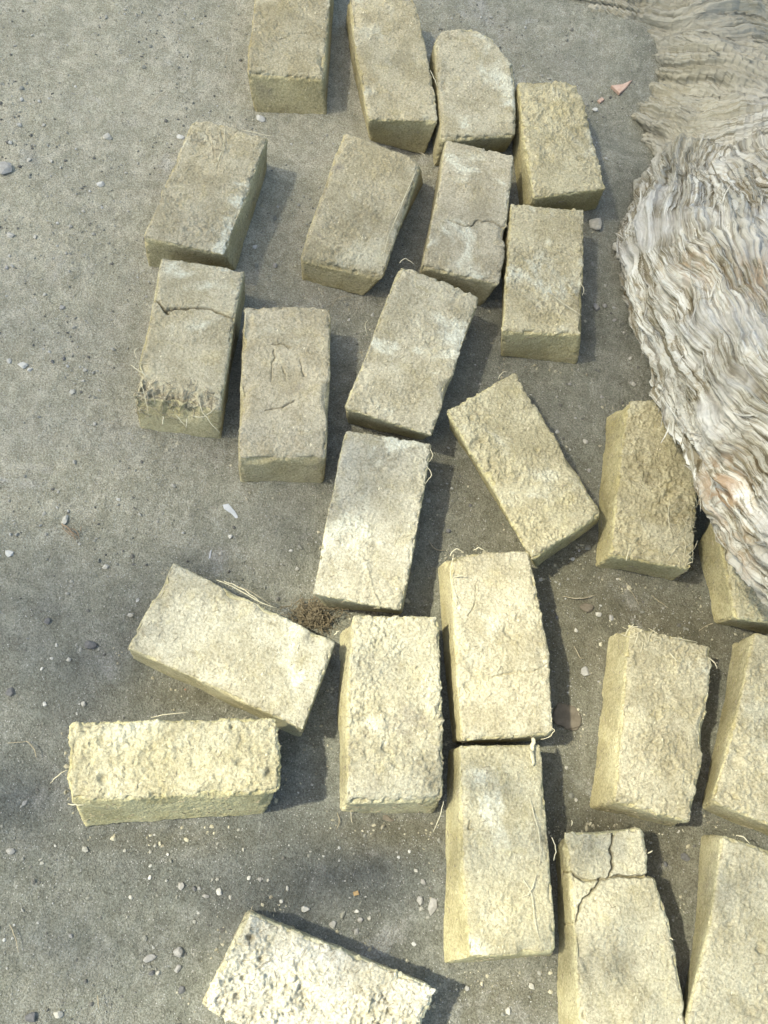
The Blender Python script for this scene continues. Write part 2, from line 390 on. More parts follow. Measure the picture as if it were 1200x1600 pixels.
def lattice(nx, ny, nz):
    ids = -np.ones((nx + 1, ny + 1, nz + 1), np.int64)
    I, J, K = np.meshgrid(np.arange(nx + 1), np.arange(ny + 1), np.arange(nz + 1), indexing='ij')
    on = (I == 0) | (I == nx) | (J == 0) | (J == ny) | (K == 0) | (K == nz)
    ids[on] = np.arange(on.sum())
    co = np.stack([I[on] / nx, J[on] / ny, K[on] / nz], -1)
    F = []
    def quads(a, flip):
        q = np.stack([a[:-1, :-1], a[1:, :-1], a[1:, 1:], a[:-1, 1:]], -1).reshape(-1, 4)
        F.append(q[:, ::-1] if flip else q)
    quads(ids[:, :, 0], True); quads(ids[:, :, nz], False)
    quads(ids[:, 0, :], False); quads(ids[:, ny, :], True)
    quads(ids[0], True); quads(ids[nx], False)
    return co, np.concatenate(F)

def seg_dist(P, a, b):
    ab = b - a; t = np.clip(((P - a) @ ab) / (ab @ ab + 1e-12), 0, 1)
    return np.linalg.norm(P - (a + t[:, None] * ab), axis=1)

def make_brick(i, d):
    H = d.get('H', H0)
    st = d['st']
    Lp = np.array([up(*a, H)[:2] for a, b in st]); Rp = np.array([up(*b, H)[:2] for a, b in st])
    mid = (Lp + Rp) / 2
    seg = np.r_[0, np.cumsum(np.linalg.norm(np.diff(mid, axis=0), axis=1))]
    LEN = seg[-1]; WID = np.linalg.norm(Rp - Lp, axis=1).mean()
    off = np.zeros((4, 2))
    tops = [Lp[0], Rp[0], Rp[-1], Lp[-1]]
    for k, q in d['bot'].items():
        off[k] = np.clip(up(*q, 0.0)[:2] - tops[k], -0.030, 0.030)
    step = 0.00128
    co, Fq = lattice(int(WID / step), int(LEN / step), int(H / (step * 1.5)))
    size = np.array([WID, LEN, H])
    seed = 100 + i * 7
    base = np.array([mid.mean(0)[0], mid.mean(0)[1], 0.0])
    p = co * size
    sp = p + np.array([i * 1.7, i * 0.9, i * 2.3])
    r = .62 * d['r'] * (1 + 0.45 * vnoise(sp, 22, seed))[:, None]
    r = np.maximum(r, 0.002)
    q = np.minimum(np.maximum(p, r), size - r)
    dv = p - q; dl = np.linalg.norm(dv, axis=1, keepdims=True)
    pr = q + r * dv / (dl + 1e-9)
    s = np.clip(pr[:, 1] / LEN, 0, 1); t = pr[:, 0] / WID; h = pr[:, 2] / H
    ss = seg / LEN
    def curve(A):
        return np.stack([np.interp(s, ss, A[:, 0]), np.interp(s, ss, A[:, 1])], -1)
    xy = curve(Lp) * (1 - t)[:, None] + curve(Rp) * t[:, None]
    o4 = (off[0] * ((1 - s) * (1 - t))[:, None] + off[1] * ((1 - s) * t)[:, None] + off[2] * (s * t)[:, None] + off[3] * (s * (1 - t))[:, None])
    bulge = np.clip(1 - h, 0, 1)
    xy = xy + o4 * bulge[:, None]
    z = h * H
    if 'slump' in d:
        s0, a = d['slump']
        z = z - a * np.clip((s - s0) / (1 - s0), 0, 1) ** 1.8 * h
    V = np.c_[xy, z]
    if Fq is not None:
        e = vnormals(V, Fq)
        c = V.mean(0)
        if np.sum(e * (V - c)) < 0: Fq = Fq[:, ::-1]; e = -e
    N = e
    W = V - base
    WS = W + np.array([i * 3.1, i * 1.3, 0])
    rg = d['rough']
    side = 1 - smooth(h, .86, .97)
    amp = rg * (1 - .80 * side); topm0 = smooth(h, .80, .97)
    amp = amp * (.24 + 1.0 * smooth(vnoise(WS, 13, seed + 40) + .35 * vnoise(WS, 40, seed + 41), -.35, .45))
    # lumpiness, clods and grain
    D = 0.0026 * vnoise(WS, 11, seed + 1) + amp * 0.0022 * vnoise(WS, 34, seed + 2)
    rid = 1 - np.abs(vnoise(WS + 0.01 * vnoise(WS, 30, seed)[:, None], 48, seed + 3))
    D += amp * 0.0018 * (rid - .6)
    D += amp * 0.0017 * vnoise(WS, 105, seed + 4) + (.15 + .85 * amp) * 0.0014 * vnoise(WS, 210, seed + 5) + (.5 + .5 * amp) * 0.0009 * vnoise(WS, 400, seed + 25)
    D += topm0 * 0.0011 * np.clip(vnoise(WS, 150, seed + 26) - .35, 0, 1) * 2.5 * (.4 + rg)
    D -= amp * 0.0045 * np.clip(vnoise(WS, 62, seed + 6) - .38, 0, 1) * 1.6
    # worn and chipped edges
    em = np.sort(np.minimum(p, size - p), axis=1)[:, 1]
    D -= smooth(em, .009, .0) * (0.0012 + 0.0045 * np.clip(vnoise(WS, 30, seed + 8), 0, 1)) * (0.5 + .3 * rg) * np.clip(h * 1.6, .25, 1)
    D -= smooth(em, .010, .0) * 0.0060 * smooth(vnoise(WS, 75, seed + 30), .10, .45) * np.clip(h * 1.4, .35, 1) * (.5 + .5 * rg)
    D += smooth(em, .008, .0) * 0.0014 * np.clip(vnoise(WS, 120, seed + 31) - .1, 0, 1) * 2
    D -= smooth(em, .022, .0) * 0.010 * smooth(vnoise(WS, 17, seed + 9), .28, .62) * np.clip(h * 1.6, .3, 1)
    topm = smooth(h, .80, .97)
    warp = W[:, :2] + 0.0034 * np.stack([vnoise(WS, 90, seed + 11), vnoise(WS, 90, seed + 12)], -1) + 0.003 * np.stack([vnoise(WS, 30, seed + 13), vnoise(WS, 30, seed + 14)], -1)
    cw = d.get('cwid', .0015) * .85; cd = d.get('cdepth', .007) * 1.5
    for poly in d.get('cracks', []):
        pts = [up(*a, H)[:2] - base[:2] for a in poly]
        dm = np.full(len(V), 9.0)
        for a, b in zip(pts[:-1], pts[1:]): dm = np.minimum(dm, seg_dist(warp, a, b))
        dep = cd * (0.75 + .5 * vnoise(WS, 40, seed + 15)) * np.exp(-(dm / (cw * (.8 + .7 * np.clip(vnoise(WS, 55, seed + 16) + .1, 0, 1)))) ** 2)
        D -= dep * smooth(h, .35, .8)
    for (a, rad, dep) in d.get('pits', []):
        dd = np.linalg.norm(warp - (up(*a, H)[:2] - base[:2]), axis=1) / rad
        D -= dep * np.exp(-dd ** 3.0) * topm
    if 'gouge' in d:
        gm = np.zeros(len(V))
        for (a, rad, dep) in d['gouge']:
            dd = np.linalg.norm(warp - (up(*a, H)[:2] - base[:2]), axis=1) / rad
            gm = np.maximum(gm, dep * np.exp(-dd ** 3.0))
        D -= gm * smooth(h, .45, .85) * (1.0 + .5 * vnoise(WS, 110, seed + 20))
    D = D * np.where(z < 0.003, 0.3, 1)
    V = V + N * D[:, None]
    V[:, 2] -= 0.004
    upper = smooth(N[:, 2], .35, .85)
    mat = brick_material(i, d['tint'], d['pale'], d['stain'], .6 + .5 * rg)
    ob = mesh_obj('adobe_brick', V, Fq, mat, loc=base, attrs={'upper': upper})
    tag(ob, d['label'], 'brick', 'adobe mud bricks laid out to dry on the dirt')
    BRICK[d['n']] = ob
    d['base'] = base; d['Hh'] = H; d['foot'] = np.array([tops[k] + off[k] for k in range(4)])
    return ob

# ------------------------------------------------------------------ straw and other small things
def tube(pts, rad, flat=.5, n=6):
    pts = np.asarray(pts, float); m = len(pts)
    T = np.gradient(pts, axis=0); T /= np.linalg.norm(T, axis=1, keepdims=True) + 1e-9
    S = np.cross(T, [0, 0, 1.0]); S /= np.linalg.norm(S, axis=1, keepdims=True) + 1e-9
    B = np.cross(S, T)
    rad = np.broadcast_to(rad, (m,))
    a = np.arange(n) / n * 2 * np.pi
    V = pts[:, None] + rad[:, None, None] * (np.cos(a)[None, :, None] * S[:, None] + flat * np.sin(a)[None, :, None] * B[:, None])
    V = V.reshape(-1, 3)
    F = []
    for k in range(m - 1):
        for j in range(n):
            F.append((k * n + j, k * n + (j + 1) % n, (k + 1) * n + (j + 1) % n, (k + 1) * n + j))
    e0 = len(V); V = np.vstack([V, pts[0], pts[-1]])
    tr = [(e0, (j + 1) % n, j) for j in range(n)] + [(e0 + 1, (m - 1) * n + j, (m - 1) * n + (j + 1) % n) for j in range(n)]
    return V, np.array(F), np.array(tr)

def smooth_path(P, k=10):
    P = np.asarray(P, float)
    if len(P) == 2: P = np.array([P[0], P.mean(0) + [0, 0, 0.001], P[1]])
    t = np.linspace(0, len(P) - 1, k); out = []
    for x in t:
        i = min(int(x), len(P) - 2); f = x - i
        p0 = P[max(i - 1, 0)]; p1 = P[i]; p2 = P[i + 1]; p3 = P[min(i + 2, len(P) - 1)]
        out.append(0.5 * (2 * p1 + (p2 - p0) * f + (2 * p0 - 5 * p1 + 4 * p2 - p3) * f * f + (3 * p1 - p0 - 3 * p2 + p3) * f ** 3))
    return np.array(out)

def simple_mat(name, a, b, sc=60, rough=.8, bump=.0006, stretch=(1, 1, 1)):
    M = Mat(name); v = M.coord(scale=stretch)
    n = M.noise(v, sc, 4, .65)
    M.b.inputs['Roughness'].default_value = rough
    return M.out(M.mix(M.ramp(n, .3, .7), a, b), M.bump(M.noise(v, sc * 4, 3, .7), bump))

def straw_obj(px_pts, parent=None, rad=.0011, mat=None, name='straw', loc_h=None):
    """px_pts: list of (px, py, height)"""
    P = smooth_path([up(a, b, h) for a, b, h in px_pts], 9)
    P[1:-1, :2] += rng.normal(0, rad * .55, (7, 2))
    V, F, T = tube(P, rad * np.r_[np.linspace(.7, 1, 4), 1, np.linspace(1, .45, 4)], .55)
    base = P[0].copy()
    if parent is not None: return mesh_obj(name, V, [F, T], mat, parent=parent, loc=base)
    base[2] = 0
    return mesh_obj(name, V, [F, T], mat, loc=base)

ICO = None
def ico(sub=0):
    import bmesh
    bm = bmesh.new(); bmesh.ops.create_icosphere(bm, subdivisions=sub, radius=1)
    V = np.array([v.co[:] for v in bm.verts]); F = np.array([[v.index for v in f.verts] for f in bm.faces])
    bm.free(); return V, F

def stone(name, px, py, w_, l_, h_, ang, mat, seed, z0=None, facets=.25, sink=.35):
    V, F = ico(4)
    P = V * 1.3 + seed * 3.3
    r = 1 + .22 * vnoise(P, 1.0, seed) + facets * .5 * vnoise(P, 2.3, seed + 1)
    V = V * r[:, None]
    # flatten on a few random planes for a broken, faceted look
    g = np.random.default_rng(seed)
    for k in range(9):
        n = g.normal(size=3); n /= np.linalg.norm(n); dd = V @ n; lim = .55 + .3 * g.random()
        V = V - np.maximum(dd - lim, 0)[:, None] * n * (.65 + facets)
    V = V * (1 + .03 * vnoise(V + seed, 7, seed + 5))[:, None]
    V = V * np.array([w_, l_, h_]) / 2
    c, s = math.cos(ang), math.sin(ang)
    V = V @ np.array([[c, s, 0], [-s, c, 0], [0, 0, 1]])
    g0 = up(px, py, 0)
    gz = float(ground_z(np.array([g0[0]]), np.array([g0[1]]))[0]) if z0 is None else z0
    g0 = up(px, py, gz + h_ * .2)
    loc = np.array([g0[0], g0[1], gz])
    V = V + loc + np.array([0, 0, h_ * (.5 - sink)])
    return mesh_obj(name, V, F, mat, loc=loc)

def scatter_stuff(name, pts, sizes, mat, seed, zfn=None):
    V0, F0_ = ico(1)
    g = np.random.default_rng(seed)
    n = len(pts); m = len(V0)
    sc = sizes[:, None] * g.uniform(.6, 1.25, (n, 3)) * np.array([1, 1, .75])
    a = g.uniform(0, 6.283, n); c, s = np.cos(a), np.sin(a)
    jit = 1 + .22 * g.normal(size=(n, m, 1)).clip(-1.6, 1.6)
    L = V0[None] * jit * sc[:, None]
    X = L[..., 0] * c[:, None] - L[..., 1] * s[:, None]; Y = L[..., 0] * s[:, None] + L[..., 1] * c[:, None]
    z = ground_z(pts[:, 0], pts[:, 1]) + sizes * .25
    V = np.stack([X + pts[:, 0:1], Y + pts[:, 1:2], L[..., 2] + z[:, None]], -1).reshape(-1, 3)
    F = (F0_[None] + (np.arange(n) * m)[:, None, None]).reshape(-1, 3)
    tone = np.repeat(g.random(n), m)
    return mesh_obj(name, V, F, mat, smooth_=False, attrs={'tone': tone})

def tone_mat(name, cols):
    M = Mat(name)
    a = M.n('ShaderNodeAttribute', attribute_name='tone').outputs['Fac']
    rp = M.n('ShaderNodeValToRGB'); e = rp.color_ramp.elements
    rp.color_ramp.interpolation = 'CONSTANT'
    while len(e) < len(cols): e.new(.5)
    for k, (p, c) in enumerate(cols): e[k].position = p; e[k].color = (*c, 1)
    M.l(a, rp.inputs[0])
    v = M.coord()
    col = M.mix(M.ramp(M.noise(v, 500, 3, .7), .3, .7), M.mix(1.0, rp.outputs[0], (.78, .78, .76), 'MULTIPLY'), rp.outputs[0])
    return M.out(col)

# ------------------------------------------------------------------ tree with leaning trunk
def catmull(P, k):
    return smooth_path(P, k)

def bark_material():
    M = Mat('fibrous_bark')
    v = M.coord('flow', scale=(1, 1, 1))
    vs_ = M.coord('flow', scale=(4, 110, 9))
    vl = M.coord('flow', scale=(3, 30, 4))
    n1 = M.noise(vs_, 1.0, 6, .66, .35)
    n2 = M.noise(vl, 1.0, 5, .6, .7)
    n3 = M.noise(M.coord(), 6, 4, .6)
    col = M.mix(M.ramp(n2, .36, .64), (0.270, 0.252, 0.178), (0.470, 0.455, 0.365))
    col = M.mix(M.ramp(n1, .40, .52), M.mix(1.0, col, (.38, .34, .26), 'MULTIPLY'), col)
    n5 = M.noise(M.coord('flow', scale=(16, 260, 16)), 1.0, 4, .7, .3)
    col = M.mix(M.ramp(n5, .38, .50), M.mix(1.0, col, (.42, .39, .32), 'MULTIPLY'), col)
    n6 = M.noise(M.coord(), 34, 5, .7, .8)
    col = M.mix(M.math('MULTIPLY', M.ramp(n6, .50, .64), .75), col, M.mix(1.0, col, (.68, .60, .46), 'MULTIPLY'))
    col = M.mix(M.math('MULTIPLY', M.ramp(n3, .44, .62), .7), col, (0.335, 0.322, 0.262))
    ora = M.n('ShaderNodeAttribute', attribute_name='rusty').outputs['Fac']
    of = M.math('MULTIPLY', ora, M.ramp(M.noise(M.coord('flow', scale=(20, 90, 20)), 1.0, 4, .6, .5), .42, .6))
    col = M.mix(of, col, (0.25, 0.165, 0.085))
    dirt = M.n('ShaderNodeAttribute', attribute_name='dirt').outputs['Fac']
    col = M.mix(M.math('MULTIPLY', dirt, .72), col, (0.205, 0.188, 0.122))
    nb = M.bump(n1, .009, .9)
    nb = M.bump(M.noise(M.coord('flow', scale=(60, 420, 60)), 1.0, 4, .7), .0015, .8, nb)
    return M.out(col, nb)

CURVES = []
def build_tree():
    # (px, py, height, radius) of each limb axis
    limbs = [
        [(1075, 290, -.03, .13), (1085, 370, .04, .165), (1128, 500, .12, .172), (1212, 655, .25, .165), (1386, 885, .46, .160), (1600, 1120, .75, .15)],
        [(1150, 380, .03, .15), (1040, 370, .0, .115), (975, 365, -.02, .075)],
        [(1170, 420, .05, .15), (1060, 430, .02, .105), (995, 430, -.01, .07)],
        [(1230, 270, .03, .15), (1120, 250, .01, .12), (1045, 215, -.02, .09), (1005, 180, -.06, .065)],
        [(1300, 150, .03, .15), (1190, 160, -.005, .11), (1090, 170, -.03, .09)],
        [(1300, 90, .01, .12), (1180, 100, .0, .12), (1100, 100, -.01, .11), (1040, 90, -.035, .085)],
        [(1190, 190, .02, .13), (1090, 140, -.01, .11), (1030, 110, -.05, .08)],
        [(1150, 60, .0, .12), (1060, 70, -.02, .11), (985, 50, -.055, .08)],
        [(1300, 30, .02, .15), (1160, 35, -.01, .12), (1050, 40, -.03, .10), (955, 12, -.012, .07), (890, -22, -.008, .055)],
        [(1100, 250, -.02, .10), (1190, 330, .05, .14), (1300, 430, .15, .18)],
    ]
    verts = []; quads = []
    info = []
    for li, Lb in enumerate(limbs):
        P = np.array([list(up(a, b, z)) + [r] for a, b, z, r in Lb])
        if li == 0:
            end = P[-1, :3]
            out_ = sd * 1.0
            P = np.vstack([P, np.r_[end + out_ * .35 + [0, 0, .45], .15], np.r_[end + out_ * .6 + [0, 0, 1.1], .14], np.r_[end + out_ * .8 + [0, 0, 1.9], .12]])
        S = smooth_path(P, 12 * (len(P) - 1) + 1)
        info.append(S)
        n = 24; T = np.gradient(S[:, :3], axis=0); T /= np.linalg.norm(T, axis=1, keepdims=True)
        A = np.cross(T, [0, 0, 1.0]); A /= np.linalg.norm(A, axis=1, keepdims=True); Bv = np.cross(A, T)
        a = np.arange(n) / n * 2 * np.pi
        V = S[:, None, :3] + S[:, 3][:, None, None] * (np.cos(a)[None, :, None] * A[:, None] + np.sin(a)[None, :, None] * Bv[:, None])
        b0 = len(verts); verts += V.reshape(-1, 3).tolist(); m = len(S)
        for k in range(m - 1):
            for j in range(n):
                quads.append((b0 + k * n + j, b0 + (k + 1) * n + j, b0 + (k + 1) * n + (j + 1) % n, b0 + k * n + (j + 1) % n))
        quads.append(tuple(b0 + j for j in range(n))); quads.append(tuple(b0 + (m - 1) * n + j for j in range(n))[::-1])
    me = bpy.data.meshes.new('tmp'); me.from_pydata(verts, [], quads)
    ob = bpy.data.objects.new('tmp', me); COL.objects.link(ob)
    rm = ob.modifiers.new('r', 'REMESH'); rm.mode = 'VOXEL'; rm.voxel_size = .018
    sm = ob.modifiers.new('s', 'SMOOTH'); sm.iterations = 8; sm.factor = .6
    sb = ob.modifiers.new('b', 'SUBSURF'); sb.levels = 3; sb.render_levels = 3
    dg = bpy.context.evaluated_depsgraph_get(); ev = ob.evaluated_get(dg); em = ev.to_mesh()
    V = np.empty(len(em.vertices) * 3, np.float32); em.vertices.foreach_get('co', V); V = V.reshape(-1, 3).astype(float)
    ls = np.empty(len(em.loops), np.int32); em.loops.foreach_get('vertex_index', ls); Fq = ls.reshape(-1, 4)
    ev.to_mesh_clear(); bpy.data.objects.remove(ob); bpy.data.meshes.remove(me)
    # drop what lies under the ground
    keep = V[:, 2] > -.05
    kf = keep[Fq].all(axis=1); Fq = Fq[kf]; used = np.unique(Fq); mp = -np.ones(len(V), int); mp[used] = np.arange(len(used)); V = V[used]; Fq = mp[Fq]
    N = vnormals(V, Fq)
    print('trunk verts', len(V))
    # flow coordinates: blend of the limbs' own (along, around) coordinates
    flows = []; ws = []
    for li, S in enumerate(info):
        C3 = S[:, :3]; seg = np.r_[0, np.cumsum(np.linalg.norm(np.diff(C3, axis=0), axis=1))]
        best = np.full(len(V), 1e9); bu = np.zeros(len(V)); bth = np.zeros(len(V))
        for k in range(len(C3) - 1):
            a, b = C3[k], C3[k + 1]; ab = b - a
            t = np.clip(((V - a) @ ab) / (ab @ ab), 0, 1); pr = a + t[:, None] * ab
            dv = V - pr; d_ = np.linalg.norm(dv, axis=1) - (S[k, 3] * (1 - t) + S[k + 1, 3] * t)
            u = seg[k] + t * (seg[k + 1] - seg[k])
            T = ab / np.linalg.norm(ab); A = np.cross(T, [0, 0, 1.0]); A /= np.linalg.norm(A); Bv = np.cross(A, T)
            th = np.arctan2(dv @ Bv, dv @ A)
            mk = d_ < best; best[mk] = d_[mk]; bu[mk] = u[mk]; bth[mk] = th[mk] * S[k, 3]
        flows.append(np.stack([bu, bth, np.full(len(V), li * 5.0)], -1)); ws.append(best)
    D_ = np.array(ws); order = np.argmin(D_, axis=0)
    wgt = np.exp(-(D_ - D_.min(0)) / .012); wgt /= wgt.sum(0)
    fl = np.choose(order[:, None], [f for f in flows])
    def limbfield(fn):
        o = 0
        for k, f in enumerate(flows):
            m_ = wgt[k] > .01
            r_ = np.zeros(len(V)); r_[m_] = fn(f[m_], V[m_]); o = o + r_ * wgt[k]
        return o
    def fib(f, P):
        wv = .045 * vnoise(P, 4.5, 31) + .010 * vnoise(P, 12, 32) + .0035 * vnoise(P, 36, 33)
        ww = .05 * vnoise(P + 9, 4, 34) + .02 * vnoise(P + 9, 13, 35)
        q = np.stack([(f[:, 0] + ww) * 1.8, (f[:, 1] + wv) * 26, f[:, 2]], -1)
        q2 = np.stack([(f[:, 0] + ww) * 5, (f[:, 1] + wv) * 75, f[:, 2] + 3], -1)
        q3 = np.stack([(f[:, 0] + ww) * 12, (f[:, 1] + wv) * 190, f[:, 2] + 7], -1)
        r1 = np.abs(vnoise(q, 1, 41)) ** .55; r2 = np.abs(vnoise(q2, 1, 42)) ** .6; r3 = np.abs(vnoise(q3, 1, 43)) ** .7
        q4 = np.stack([(f[:, 0] + ww) * 2.6, (f[:, 1] + wv) * 42, f[:, 2] + 11], -1)
        t4 = vnoise(q4, 1, 44) * 3; t4 = np.floor(t4) + smooth(t4 - np.floor(t4), .0, .35)
        fl_ = vnoise(q2 * np.array([.5, .8, 1]), 1, 46) * 2.5; fl_ = np.floor(fl_) + smooth(fl_ - np.floor(fl_), .0, .25)
        return .022 * r1 + .012 * r2 + .0036 * r3 + .0055 * t4 + .0030 * fl_ + .0012 * vnoise(P, 95, 47) + .0008 * vnoise(P, 200, 48) - .021
    D = limbfield(fib)
    wv_ = .045 * vnoise(V, 4.5, 31) + .010 * vnoise(V, 12, 32) + .0035 * vnoise(V, 36, 33)
    flw = fl + np.stack([0 * wv_, wv_, 0 * wv_], -1)
    low = .030 * vnoise(V, 4.2, 51) + .016 * vnoise(V, 9, 52) + .006 * vnoise(V, 26, 53)
    knots = .010 * np.abs(vnoise(V, 16, 54)) + .004 * np.abs(vnoise(V, 50, 55))
    V = V + N * (D + low - knots)[:, None]
    px, py = to_px(V)
    def blob(cx, cy, rx, ry): return np.exp(-((px - cx) / rx) ** 2 - ((py - cy) / ry) ** 2)
    rusty = np.clip(blob(1130, 760, 35, 50) + .6 * blob(1085, 420, 25, 30) + .5 * blob(1180, 430, 40, 40) + .5 * blob(1150, 880, 25, 60), 0, .8)
    dirt = np.clip(1.3 * blob(980, 30, 160, 100) + 1.2 * blob(1030, 170, 100, 80) + 1.1 * blob(1150, 60, 220, 110) + .6 * smooth(V[:, 2], .035, 0), 0, 1)
    e = bpy.data.objects.new('tree', None); COL.objects.link(e)
    b = up(1130, 330, 0); e.location = (b[0], b[1], 0)
    tag(e, 'leaning tree trunk and root flare with pale shaggy peeling bark, along the right edge', 'tree')
    mat = bark_material()
    mesh_obj('trunk', V, Fq, mat, parent=e, loc=b, attrs={'flow': flw, 'rusty': rusty, 'dirt': dirt})
    # loose peeling strips following the grain
    N = vnormals(V, Fq)
    g = np.random.default_rng(77)
    inf = (px > 880) & (px < 1260) & (py > -60) & (py < 1060) & (V[:, 2] > .004) & (N[:, 2] > -.2)
    idx = np.flatnonzero(inf); pick = g.choice(idx, 450)
    # grain direction from nearest limb axis
    dirs = np.zeros_like(V)
    for li, S in enumerate(info):
        m_ = pick[order[pick] == li]
        C3 = S[:, :3]; T = np.gradient(C3, axis=0); T /= np.linalg.norm(T, axis=1, keepdims=True)
        if len(m_):
            k = np.argmin(((V[m_][:, None] - C3[None]) ** 2).sum(-1), axis=1); dirs[m_] = T[k]
    sv = []; sf = []; fa = []; K = 7
    for c, i_ in enumerate(pick):
        p = V[i_]; n = N[i_]; t = dirs[i_]
        t = t - n * (t @ n); t /= np.linalg.norm(t) + 1e-9; b2 = np.cross(n, t)
        sw = g.normal(0, .12) + .7 * float(vnoise(p[None], 6, 61)[0]); t2 = t * math.cos(sw) + b2 * math.sin(sw); b3 = np.cross(n, t2)
        ln = g.uniform(.02, .11) * (1.3 if order[i_] == 0 else .6); wd = g.uniform(.001, .0045); cv = g.normal(0, .18); lift = g.uniform(0, .0022); tw = g.normal(0, .5)
        for k in range(K):
            x = k / (K - 1) - .5
            cc = p + t2 * ln * x + b3 * (cv * ln * x * x * 2) + n * (.0008 + lift * (x + .5) ** 2 - .22 * ln * ln * 4 * x * x * 1.5)
            w2 = wd * (1 - (2 * x) ** 4 * .8) * (1 + .3 * math.sin(k * 2.1 + c))
            sx = b3 * math.cos(tw * x) + n * math.sin(tw * x)
            sv += [cc - sx * w2 * .5, cc + n * .0010, cc + sx * w2 * .5]
            o = c * K * 3 + k * 3
            if k < K - 1: sf += [(o, o + 3, o + 4, o + 1), (o + 1, o + 4, o + 5, o + 2)]
            u = fl[i_, 0] + ln * x
            for q in (-1, 0, 1): fa.append((u, fl[i_, 1] + q * wd * .5 + c * .37, fl[i_, 2]))
    rr = np.repeat(rusty[pick], K * 3); dr = np.repeat(dirt[pick], K * 3)
    o = mesh_obj('bark_strips', np.array(sv), np.array(sf), mat, parent=e, loc=b, attrs={'flow': np.array(fa), 'rusty': rr, 'dirt': dr})
    tag(o, kind='stuff')

# ------------------------------------------------------------------ shade tree standing out of frame on the sunny side
def shade_tree():
    g = np.random.default_rng(3)
    e = bpy.data.objects.new('tree', None); COL.objects.link(e)
    cg = up(600, 800)
    top = cg + TO_SUN * 8.0
    foot = np.array([top[0] - sd[0] * 1.2, top[1] - sd[1] * 1.2, 0]); e.location = (foot[0], foot[1], 0)
    tag(e, 'broad leafy tree outside the photo whose crown dapples the ground with shade', 'tree')
    bm_ = simple_mat('grey_bark', (.12, .095, .07), (.2, .17, .13), 20, .95, .01, (1, 1, .2))
    P = smooth_path([foot + [0, 0, -.1], foot + [.1, .05, 2.2], foot + [.05, .2, 4.2], foot + [.2, .1, 6.4]], 22)
    V, F, T = tube(P, np.linspace(.22, .10, 22), 1, 14)
    mesh_obj('trunk', V, [F, T], bm_, parent=e, loc=foot)
    # leaves, spread along sun rays to shape the wanted dapples
    def cover(px, py):
        def b(cx, cy, rx, ry, rot=0.0):
            c, s = math.cos(rot), math.sin(rot); X = px - cx; Y = py - cy
            return np.exp(-((X * c + Y * s) / rx) ** 2 - ((-X * s + Y * c) / ry) ** 2)
        c = .79 - .19 * smooth(py, 500, 1000) - .20 * smooth(py, 1050, 1250)
        c -= .56 * np.clip(b(570, 1000, 300, 120, -.5) + b(780, 1120, 200, 160) + b(400, 1130, 300, 130), 0, 1)
        c += .34 * b(60, 1240, 210, 80) + .30 * b(170, 1000, 150, 80, -.5) + .36 * b(540, 1400, 230, 60) 
        c += .30 * b(60, 960, 150, 60) + .30 * b(300, 1480, 300, 30) + .25 * b(420, 880, 160, 25, -.2)
        c -= .45 * b(120, 1370, 220, 45) + .45 * b(10, 1135, 130, 25)
        c += .45 * b(800, 1240, 140, 28) + .40 * b(980, 1490, 110, 35) + .40 * b(940, 1310, 110, 40)
        c -= .45 * b(800, 1400, 130, 70) + .4 * b(990, 1400, 80, 40) + .4 * b(1000, 1570, 90, 40)
        c -= 1.1 * b(520, 1570, 230, 120, .35)
        c += .35 * b(380, 1440, 60, 40)
        return np.clip(c, 0.02, .92)
    n = 90000
    A = g.uniform(-2.4, 2.4, n); B_ = g.uniform(-2.7, 3.0, n)
    ey = np.array([-sd[1], sd[0], 0])
    G = cg + A[:, None] * sd + B_[:, None] * ey
    px, py = to_px(G)
    inside = (px > -1500) & (px < 2600)
    d = -np.log(1 - cover(px, py))
    area = 4.8 * 5.7; leaf = .00085
    need = area * 1.0 / leaf / n        # expected leaves per candidate at d = 1
    keep = g.random(n) < d * need
    G = G[keep]; m = len(G)
    print('leaves', m)
    hh = g.uniform(6.0, 8.6, m) / math.sin(SUN_EL)
    C = G + TO_SUN * hh[:, None]
    # low leafy sprays, unseen and added to cast firmer-edged shade bands
    def low(px, py):
        def b(cx, cy, rx, ry, rot=0.0):
            c, s = math.cos(rot), math.sin(rot); X = px - cx; Y = py - cy
            return np.exp(-(((X * c + Y * s) / rx) ** 2) ** 2 - (((-X * s + Y * c) / ry) ** 2) ** 2)
        c = b(790, 1222, 110, 24) + b(790, 1338, 110, 14) + b(970, 1495, 90, 22) + b(945, 1318, 90, 28) + b(262, 900, 95, 50, -.5) + .6 * b(590, 770, 140, 60, -.35)
        c += b(-10, 1235, 85, 50) + b(300, 1490, 330, 26) + b(370, 1435, 70, 32) + .9 * b(170, 1040, 130, 50, -.5) + .8 * b(560, 1390, 120, 50) + .6 * b(600, 1050, 60, 26) + .5 * b(1140, 1380, 90, 30)
        return np.clip(c, 0, 1) * .93
    A2 = g.uniform(-1.6, 1.4, 60000); B2 = g.uniform(-1.6, 1.6, 60000); G2 = cg + A2[:, None] * sd + B2[:, None] * ey
    qx, qy = to_px(G2 + np.array([0, 0, .05])); d2 = -np.log(1 - low(qx, qy))
    G2 = G2[g.random(60000) < d2 * (3.0 * 3.2 / .00085 / 60000)]
    C2 = G2 + TO_SUN * (g.uniform(2.0, 2.7, len(G2)) / math.sin(SUN_EL))[:, None]
    C = np.vstack([C, C2]); m = len(C); print('low leaves', len(C2))
    outline = np.array([(-.5, 0, 0), (-.28, .24, .03), (.05, .30, .05), (.32, .17, .03), (.5, 0, -.03), (.32, -.17, .03), (.05, -.30, .05), (-.28, -.24, .03)])
    Nn = g.normal(size=(m, 3)) + np.array([0, 0, 1.5]); Nn /= np.linalg.norm(Nn, axis=1, keepdims=True)
